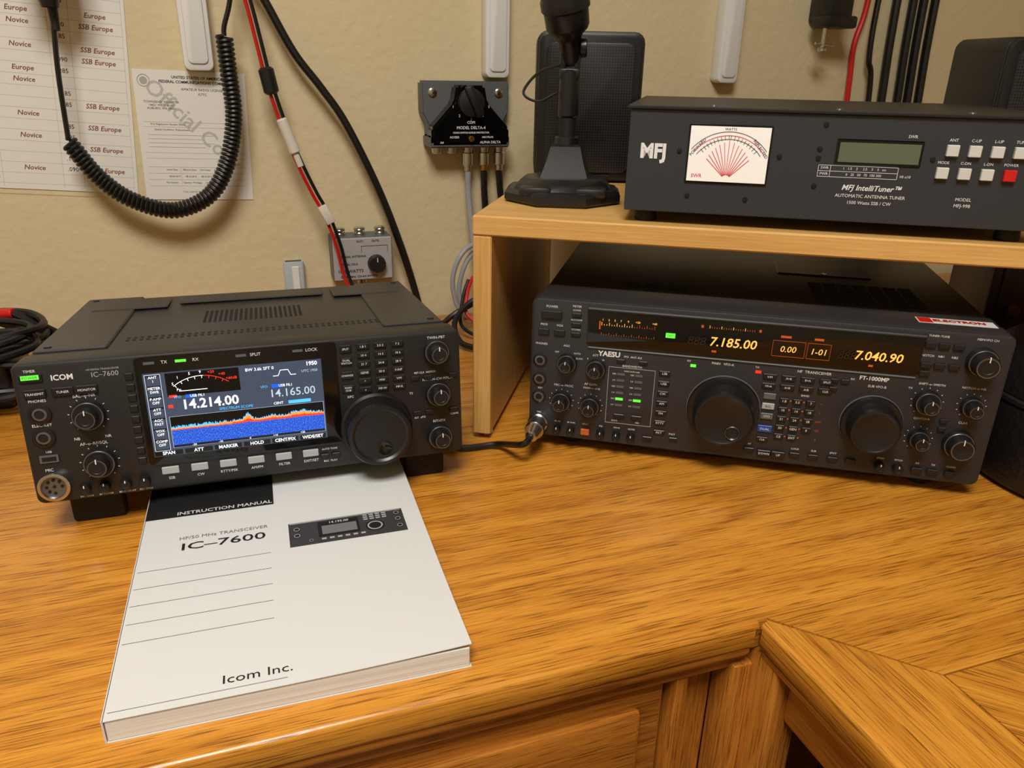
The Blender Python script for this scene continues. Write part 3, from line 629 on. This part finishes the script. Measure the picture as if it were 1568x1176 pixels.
TT=Matrix.Translation(a)@d.to_track_quat('Z','Y').to_matrix().to_4x4()
o.lathe('microphone',BLK2,[(0,0),(.008,0),(.010,.004),(.011,.022),(.014,.028),(.019,.032),(.021,.036),(.0215,.050),(.0235,.052),(.0235,.060),(.0225,.062),(.0235,.085),(.024,.090),(.024,.20),(.020,.215),(0,.218)],TT,48)
for k in range(5): o.lathe('microphone',DARK,[(.0240,.096+k*.006),(.0248,.097+k*.006),(.0248,.099+k*.006),(.0240,.100+k*.006)],TT,48)
o.tube('cord',CABLE,[(-.006,.002,.13),(-.03,.0,.122),(-.045,-.005,.103),(-.03,-.008,.095),(-.012,-.004,.103)],.0014,6,8)
o.done()
# ---------------------------------------------------------------- speakers
GRI=grille('perforated_speaker_grille',(40,40,43),330); SPK=mat('speaker_plastic',(20,20,22),.45)
def speaker(loc,yaw):
    o=Obj('loudspeaker',loc,yaw)
    o.boxv('cabinet',SPK,(-.061,0.006,0),(.061,.10,.165),.012,.003,1)
    o.boxv('cabinet',BLK2,(-.059,0,.003),(.059,.012,.163),.012,.002,1)
    o.boxv('grille',GRI,(-.050,-.003,.012),(.050,.002,.153),.010,.001,1)
    o.box('cabinet',BLK2,(-.03,-.004,.007),(.03,0,.010),.001,1)
    o.done()
speaker((.392,.862,ZS+.0003),r_(-20)); speaker((.826,.634,ZS+.0003),r_(-16))
# ---------------------------------------------------------------- leather case
LEA=mat('black_pebbled_leather',(20,17,17),.42,bump=(260,.5,.002))
o=Obj('leather_case',(.765,.437,ZD))
LS=Matrix.Diagonal((1.13,1.13,1.2,1))
o.lathe('body',LEA,[(0,0.0005),(.105,.0005),(.111,.006),(.113,.03),(.109,.066),(.107,.069),(.107,.071),(.109,.074),(.103,.094),(.085,.108),(.05,.114),(0,.115)],LS,64)
o.lathe('zip',DARK,[(.1085,.067),(.1105,.0685),(.1105,.0715),(.1085,.073)],LS,64)
o.text('label',WHT,'16.n',0,0,.014,T=Matrix.Rotation(r_(-62),4,'Z')@Matrix.Translation((0,-.1285,.056))@PX); o.done()
# ---------------------------------------------------------------- things on the wall
def wz(z): return ZD+z
PAP=mat('white_paper',(224,221,214),.7); PAPB=mat('ink_brown',(125,66,54),.7); LIN=mat('ruled_line',(168,166,162),.7)
def sheet(name,px,pz,ang,w,h,fn):
    o=Obj(name,(px,YW-.0012,wz(pz))); o.M=o.M@Matrix.Rotation(r_(ang),4,'Y')
    o.box('sheet',PAP,(-w,0,-h),(0,.0006,0)); fn(o); o.done()
def chart(o):
    cols=[0,.057,.080,.146,.172,.235]
    n=24; rh=.0129
    for i in range(n): o.box('print',LIN,(-.30,-.0001,-.012-i*rh),(-.004,.0001,-.0123-i*rh))
    for c_ in cols: o.box('print',LIN,(-c_-.0043,-.0001,-.30),(-c_-.004,.0001,-.012))
    random.seed(11)
    A=['','Europe','Novice','','Novice','Europe','Europe','Novice','','Novice','','Europe','Novice','','','Novice','','Novice','','','Novice','','','','']
    Bc=['Europe','','SSB Europe','','SSB Europe','','Europe','SSB Europe','','SSB Europe','SSB Europe','','','','SSB Europe','','SSB Europe','','SSB Europe','','SSB Europe','','SSB Europe','']
    for i in range(n-2):
        z=-.018-i*rh-.0003
        if Bc[i]: o.text('print',PAPB,Bc[i],-.033,z,.0080,y=-.0002,shear=.2,bold=.0001)
        if A[i]: o.text('print',PAPB,A[i],-.115,z,.0080,y=-.0002,shear=.2,bold=.0001)
        if i%3: o.text('print',INK,random.choice(['.285','.090','.385','.185','.585']),-.0725,z,.0072,y=-.0002)
        if i%2: o.text('print',INK,random.choice(['3.600','14.060','7.110','21.060','14.285']),-.163,z,.0072,y=-.0002)
sheet('frequency_chart',-.1000,.4950,4.5,.40,.303,chart)
def lic(o):
    w=.133
    def t(s_,x,z,sz,m=INK,**k): o.text('print',m,s_,-w+x,-z,sz,y=-.0002,**k)
    t('UNITED STATES OF AMERICA',.075,.008,.0046,bold=.0001); t('FEDERAL COMMUNICATIONS COMMISSION',.075,.0135,.0046,bold=.0001)
    t('AMATEUR RADIO LICENSE',.080,.022,.0042); t('K7TC',.080,.0275,.0042)
    o.lathe('print',LIN,[(.0075,0),(.0075,.0003),(.0065,.0003),(.0065,0)],Matrix.Translation((-w+.012,0,-.013))@PX,28); o.lathe('print',LIN,[(.0045,0),(.0045,.0003),(0,.0003)],Matrix.Translation((-w+.012,0,-.013))@PX,20)
    t('TOWNSEND, KENNETH\n14421 WEST BLVD\nAUBURN, WA 98001',.03,.042,.0038)
    o.text('print',mat('watermark_grey',(184,182,178),.7),'Official Copy',0,0,.027,T=Matrix.Translation((-w*.50,-.00015,-.066))@Matrix.Rotation(r_(45),4,'Y')@PX,bold=.0003)
    for z in (.062,.068,.100,.107,.118,.126,.134,.142): o.box('print',LIN,(-w+.006,-.0002,-z-.0003),(-.006,.0001,-z))
    for x in (.045,.09): o.box('print',LIN,(-w+x,-.0002,-.142),(-w+x+.0003,.0001,-.118))
    t('FCC Registration Number (FRN)',.035,.065,.003); t('Grant Date        Effective Date      Print Date      Expiration Date',.066,.1215,.0029); t('08-24-2019        08-24-2019       08-27-2019       08-27-2029',.066,.1300,.0029)
    t('Special Conditions / Endorsements',.04,.0715,.003); t('File Number       Operator Privileges      Station Privileges',.060,.138,.0029)
    t('THIS LICENSE IS NOT TRANSFERABLE',.07,.150,.003,m=INKG)
    for k in range(4): o.box('print',LIN,(-w+.01,-.0002,-.078-k*.005-.0002),(-w+.09-.012*(k%2),.0001,-.078-k*.005+.0003))
sheet('license_certificate',.0240,.3405,2.0,.133,.160,lic)
for x,zb in ((-.0290,.3437),(.3615,.3405),(.7372,.338)):
    o=Obj('shelf_bracket',(x,YW,wz(zb)))
    o.boxv('plate',WPL,(-.0175,-.024,0),(.0175,-.0002,.30),.008,.003,1,6)
    o.boxv('plate',WPL,(-.012,-.0265,.008),(.012,-.022,.30),.006,.002,1)
    o.done()
o=Obj('coax_antenna_switch',(.115,YW-.0005,wz(.068)))
SW=mat('brushed_silver_panel',(178,178,180),.4,.25,bump=(600,.2,.0003))
o.box('housing',DGRY,(0,-.040,0),(.085,0,.062),.002,1); o.box('housing',SW,(.001,-.0415,.001),(.084,-.039,.061),.001,1)
for x in (.014,.042,.071): 
    o.cyl('connectors',CHR,(x,-.022,.060),(x,-.022,.073),.0075,.0072,20,.001)
    for z in (.064,.069): o.lathe('connectors',CHR,[(.0078,0),(.0084,.001),(.0078,.002)],Matrix.Translation((x,-.022,z)),20)
o.cyl('connectors',CHR,(.042,-.022,-.012),(.042,-.022,.001),.0075,.0072,20,.001)
T=Matrix.Translation((.061,-.0415,.024))@PX; o.lathe('knob',KNOB,[(.0125,0),(.012,.010),(.011,.012),(0,.012)],T,32,.03)
o.box('knob',WHT,(.0605,-.054,.028),(.0615,-.0535,.034))
for t,x,z,sz in (('OUT1          OUT2',.05,.056,.004),('COAXIAL ANTENNA',.027,.035,.0042),('MODEL CX-2',.022,.024,.0042),('1000 WATTS',.024,.014,.0064),('DC-500MHz  CO-AX SWITCH',.036,.006,.0040)): o.text('labels',INK,t,x,z,sz,y=-.0418,bold=.0001)
o.box('labels',INK,(.040,-.0418,.049),(.078,-.0414,.0496)); o.box('labels',INK,(.0405,-.0418,.040),(.041,-.0414,.0496)); o.box('labels',INK,(.0775,-.0418,.040),(.078,-.0414,.0496))
o.done()
o=Obj('coax_antenna_switch',(.2515,YW-.0005,wz(.249)))
FL=mat('cast_grey_metal',(104,106,108),.5,.4,bump=(500,.3,.0005))
out=[(0,.087),(.128,.087),(.128,.045),(.120,.030),(.120,.006),(.008,.006),(.008,.030),(0,.045)]
def prism(o,part,m,pts,y0,y1,bev=.002):
    bm=bmesh.new(); A=[bm.verts.new((x,y0,z)) for x,z in pts]; B_=[bm.verts.new((x,y1,z)) for x,z in pts]; n=len(pts)
    bm.faces.new(A); bm.faces.new(B_[::-1])
    for i in range(n): bm.faces.new((A[i],B_[i],B_[(i+1)%n],A[(i+1)%n]))
    bmesh.ops.recalc_face_normals(bm,faces=bm.faces[:])
    if bev: bmesh.ops.bevel(bm,geom=bm.edges[:],offset=bev,segments=2,affect='EDGES')
    o.add(part,bm,m)
prism(o,'flange',FL,out,-.022,0,.003)
prism(o,'housing',FL,[(.006,0),(.122,0),(.122,.016),(.006,.016)],-.045,-.001)
prism(o,'face',GLOSS,[(.008,.004),(.120,.004),(.120,.026),(.088,.060),(.084,.082),(.044,.082),(.040,.060),(.008,.026)],-.048,-.020,.003)
for x,z in ((.016,.072),(.112,.072)): o.lathe('screws',CHR,[(.006,0),(.006,.002),(.0045,.003),(0,.003)],Matrix.Translation((x,-.022,z))@PX,18)
o.lathe('knob',KNOB,[(.019,0),(.018,.006),(.010,.008),(0,.008)],Matrix.Translation((.064,-.048,.060))@PX,32)
o.box('knob',KNOB,(-.006,-.016,-.022),(.006,-.004,.022),.004,2,T=Matrix.Translation((.066,-.048,.062))@Matrix.Rotation(r_(-25),4,'Y'))
for i in range(5):
    a=r_(190+40*i); o.text('labels',WHT,str(i+1),.064+.026*math.cos(a),.058+.020*math.sin(a),.005,y=-.0484)
for t,x,z,sz in (('COM',.064,.034,.0050),('MODEL DELTA-4',.064,.027,.0056),('COAX SWITCH-SURGE PROTECTOR',.064,.0205,.0032),('ACCESS',.040,.0145,.0038),('ARC-PLUG',.088,.0145,.0035),('ALPHA DELTA',.092,.0075,.0048),('A4',.022,.0075,.0042)): o.text('labels',WHT,t,x,z,sz,y=-.0484,bold=.00008)
o.cyl('screws',BRASS,(.064,-.052,.0125),(.064,-.047,.0125),.0040,.0040,20,.0008)
for x in (.0205,.042,.066,.090,.113):
    o.cyl('connectors',CHR,(x,-.024,-.009),(x,-.024,.001),.0072,.0076,20,.001)
for x in (.066,.090,.113):
    o.cyl('connectors',CHR,(x,-.024,-.026),(x,-.024,-.008),.0085,.0085,20,.001); o.cyl('connectors',BRASS if x==.09 else CHR,(x,-.024,-.034),(x,-.024,-.025),.006,.006,16,.001)
o.done()
AX,AZ,AY=.2515,.249,YW-.0245
def cable(name,specs):
    o=Obj(name)
    for i,(m,pts,r) in enumerate(specs): o.tube('strand_%d'%(i+1),m,[(x,y,ZD+z) for x,y,z in pts],r,10,8)
    return o.done()
cable('coax_cable',[
 (GRYW,[(AX+.066,AY,AZ-.0345),(AX+.067,AY,.18),(AX+.072,AY-.01,.10),(AX+.078,AY-.02,.02),(AX+.08,AY-.02,.007)],.0045),
 (CABLE,[(AX+.090,AY,AZ-.0345),(AX+.092,AY,.17),(AX+.100,AY,.10),(AX+.11,AY-.01,.007)],.0050),
 (CABLE,[(AX+.113,AY,AZ-.0345),(AX+.118,AY,.17),(AX+.135,AY,.10),(AX+.16,AY-.01,.007)],.0050)])
cable('coax_cable',[(GRYW,[(.335,1.075,.10),(.315,1.06,.118),(.290,1.05,.105),(.278,1.05,.07),(.285,1.05,.03),(.305,1.05,.010),(.325,1.05,.014)],.0035),
 (GRYW,[(.345,1.085,.09),(.320,1.07,.105),(.300,1.06,.09),(.290,1.06,.05),(.300,1.06,.006)],.0035)])
cable('power_cable',[(REDW,[(.305,1.04,.075),(.292,1.02,.06),(.284,1.0,.035),(.300,.985,.02),(.32,.97,.008),(.325,.93,.006),(.30,.90,.006)],.0025),
 (CABLE,[(.300,1.045,.070),(.288,1.03,.05),(.276,1.0,.02),(.292,.975,.008),(.315,.955,.006),(.30,.90,.006)],.0025),
 (REDW,[(.33,.99,.04),(.30,.975,.03),(.285,.96,.012),(.30,.93,.006),(.32,.9,.006)],.0025),
 (CABLE,[(.325,1.0,.060),(.290,1.0,.05),(.262,.98,.03),(.262,.95,.010),(.285,.92,.008)],.004),
 (CABLE,[(.31,1.0,.055),(.26,1.0,.03),(.22,.96,.008),(.24,.9,.007)],.004)])
def near(P,k): return [(x*k,YW*k,H+(z-H)*k) for x,z in P]
cable('coax_cable',[(CABLE,near([(.030,.480),(.0576,.428),(.0884,.3678),(.120,.325),(.1505,.2784),(.1912,.1888),(.2214,.102),(.241,.03)],.975)+[(.238,1.09,.009),(.22,1.05,.008)],.0052)])
base=[(.020,.480),(.034,.427),(.0440,.37),(.0505,.3316),(.0638,.2787),(.0806,.2274),(.098,.185),(.1124,.1548),(.1260,.11),(.1365,.0578)]
P1=near(base,.955); P2=[(x+.0056,y-.0005,z+.0022) for (x,y,z) in P1]
o=Obj('dc_power_lead')
fix=lambda P:[(x,y,ZD+z) for x,y,z in P]
P1=fix(P1)+[(.15,1.05,ZD+.02),(.16,1.00,ZD+.005)]; P2=fix(P2)+[(.155,1.048,ZD+.021),(.165,.998,ZD+.005)]
o.tube('red_wire',REDW,P1,.0023,8,8); o.tube('black_wire',CABLE,P2,.0023,8,8)
mid=lambda i:Vector(P1[i]).lerp(Vector(P2[i]),.5)
v=(mid(3)-mid(2)).normalized(); cc=mid(3)
o.cyl('ferrite',BLK2,cc-v*.016,cc+v*.016,.0095,.0095,20,.003)
CLR=mat('translucent_white_plastic',(212,206,194),.3)
v=(mid(5)-mid(4)).normalized(); o.cyl('inline_fuse_holder',CLR,mid(4)-v*.006,mid(5)-v*.012,.0070,.0075,16,.002); o.cyl('inline_fuse_holder',CLR,mid(5)-v*.012,mid(5)+v*.006,.0045,.0045,14,.001)
v=(mid(7)-mid(6)).normalized()
T=Matrix.Translation(mid(7))@v.to_track_quat('Z','Y').to_matrix().to_4x4()
o.box('connector',CLR,(-.008,-.006,-.014),(.008,.006,.012),.0015,2,T=T)
o.done()
o=Obj('hand_microphone')
k=.962
S=near([(-.1838,.4181),(-.1905,.34),(-.1935,.2603)],k)
S=[(x,y,ZD+z) for x,y,z in S]
o.tube('cord',CABLE,[(S[0][0]-.002,S[0][1],S[0][2]+.04)]+S,.0030,8,8)
x,y,z=S[0]
o.boxv('body',BLK2,(x-.028,y-.030,z+.006),(x+.028,y+.004,z+.135),.014,.004,1)
o.lathe('body',BLK2,[(.009,0),(.0105,.006),(.012,.02)],Matrix.Translation((x,y-.012,z-.008)),20)
o.cyl('strain_relief',KNOB,(x,y,z-.032),(x,y,z+.008),.0042,.0065,14,.001)
C2=near([(-.1935,.2580),(-.1678,.2161),(-.1344,.186),(-.0852,.1697),(-.038,.1872),(-.0099,.2291),(.005,.2871),(.0049,.3428),(.0043,.385)],k)
path=spline([Vector((x,y,ZD+z)) for x,y,z in C2],40)
Ls=[0]
for a,b in zip(path,path[1:]): Ls.append(Ls[-1]+(b-a).length)
tot=Ls[-1]; pitch=.0054; turns=tot/pitch; N=int(turns*12); hel=[]; j=0
for i in range(N+1):
    sdist=tot*i/N
    while j<len(Ls)-2 and Ls[j+1]<sdist: j+=1
    u=(sdist-Ls[j])/(Ls[j+1]-Ls[j]); pnt=path[j].lerp(path[j+1],u); t=(path[min(j+2,len(path)-1)]-path[max(j-1,0)]).normalized()
    n1=Vector((0,1,0)); n1=(n1-t*n1.dot(t)).normalized(); b1=t.cross(n1); a=2*math.pi*turns*i/N
    hel.append(pnt+(n1*math.cos(a)+b1*math.sin(a))*.0084)
o.tube('coiled_cord',CABLE,hel,.0025,6,raw=True)
E=near([(.0043,.385),(.006,.397),(.016,.4263),(.022,.47)],k); o.tube('cord',CABLE,[(x,y,ZD+z) for x,y,z in E],.0030,8,8)
o.done()
o=Obj('plastic_tube_holder',(.063,YW,ZD)); TR=mat('frosted_blue_plastic',(172,182,188),.3)
o.boxv('sleeve',TR,(-.014,-.016,.0005),(.014,-.001,.094),.004,.001,2); o.box('sleeve',WPL,(-.003,-.018,.0005),(.007,-.0155,.088),.001,1); o.box('sleeve',BLK2,(-.011,-.013,.0935),(.011,-.004,.0942))
o.done()
q=FTM@Vector((.0095,-.034,.0135))
o=Obj('microphone_cable',single=True)
o.tube('m',CABLE,[q,q+Vector((-.012,-.008,-.003)),(.218,.655,ZD+.006),(.180,.662,ZD+.0040),(.150,.690,ZD+.0040),(.140,.76,ZD+.0040)],.0032,10,10); o.done()
o=Obj('cable_bundle')
random.seed(5)
for k in range(10):
    cx,cy=-.275+random.uniform(-.02,.02),.94+random.uniform(-.03,.03); pts=[]
    for i in range(9):
        a=i*.9+k; pts.append((cx+.060*math.cos(a)+random.uniform(-.01,.01),cy+.050*math.sin(a),ZD+.008+k*.007+random.uniform(0,.012)))
    o.tube('cables',CABLE,pts,.0042,8,6)
o.box('adapter',BLK2,(-.345,.90,ZD+.0005),(-.255,1.0,ZD+.06),.006,2)
o.cyl('red_plug',RED,(-.300,1.02,ZD+.074),(-.262,1.0,ZD+.080),.008,.006,16,.001)
o.tube('cables',CABLE,[(-.262,1.0,ZD+.080),(-.235,.99,ZD+.066),(-.20,.98,ZD+.04),(-.18,.95,ZD+.008)],.005,8,8)
o.tube('cables',CABLE,[(-.40,1.08,ZD+.10),(-.33,1.06,ZD+.07),(-.26,1.03,ZD+.05),(-.2,1.0,ZD+.04),(-.17,.98,ZD+.008)],.005,8,8)
o.done()
o=Obj('boom_arm_clamp',(.9057,YW-.001,wz(.42)))
o.box('bracket',BLK2,(-.018,-.055,.01),(.022,-.0,.13),.004,2); o.box('bracket',BLK2,(-.026,-.06,.0),(.03,-.02,.018),.004,2)
o.cyl('screw',CHR,(-.018,-.045,-.03),(-.018,-.045,.01),.003,.003,14); o.cyl('screw',CHR,(-.032,-.045,-.022),(.004,-.045,-.026),.0022,.0022,10)
o.cyl('screw',CHR,(-.018,-.045,-.034),(-.018,-.045,-.028),.007,.007,18,.001); o.done()
cable('coax_cable',[(CABLE,[(x,YW-.012,.62),(x+.002,YW-.012,.42),(x+.006,YW-.014,.30),(x+.008,YW-.026,.009)],.0068) for x in (1.048,1.082,1.104,1.128)])
cable('dc_power_lead',[(REDW,[(1.00,YW-.01,.62),(.992,YW-.01,.46),(.980,YW-.01,.40),(.982,YW-.012,.33),(.99,YW-.026,.007)],.0045),
 (CABLE,[(1.012,YW-.02,.62),(1.004,YW-.02,.46),(1.006,YW-.02,.38),(1.020,YW-.02,.32),(1.030,YW-.03,.007)],.0045)])
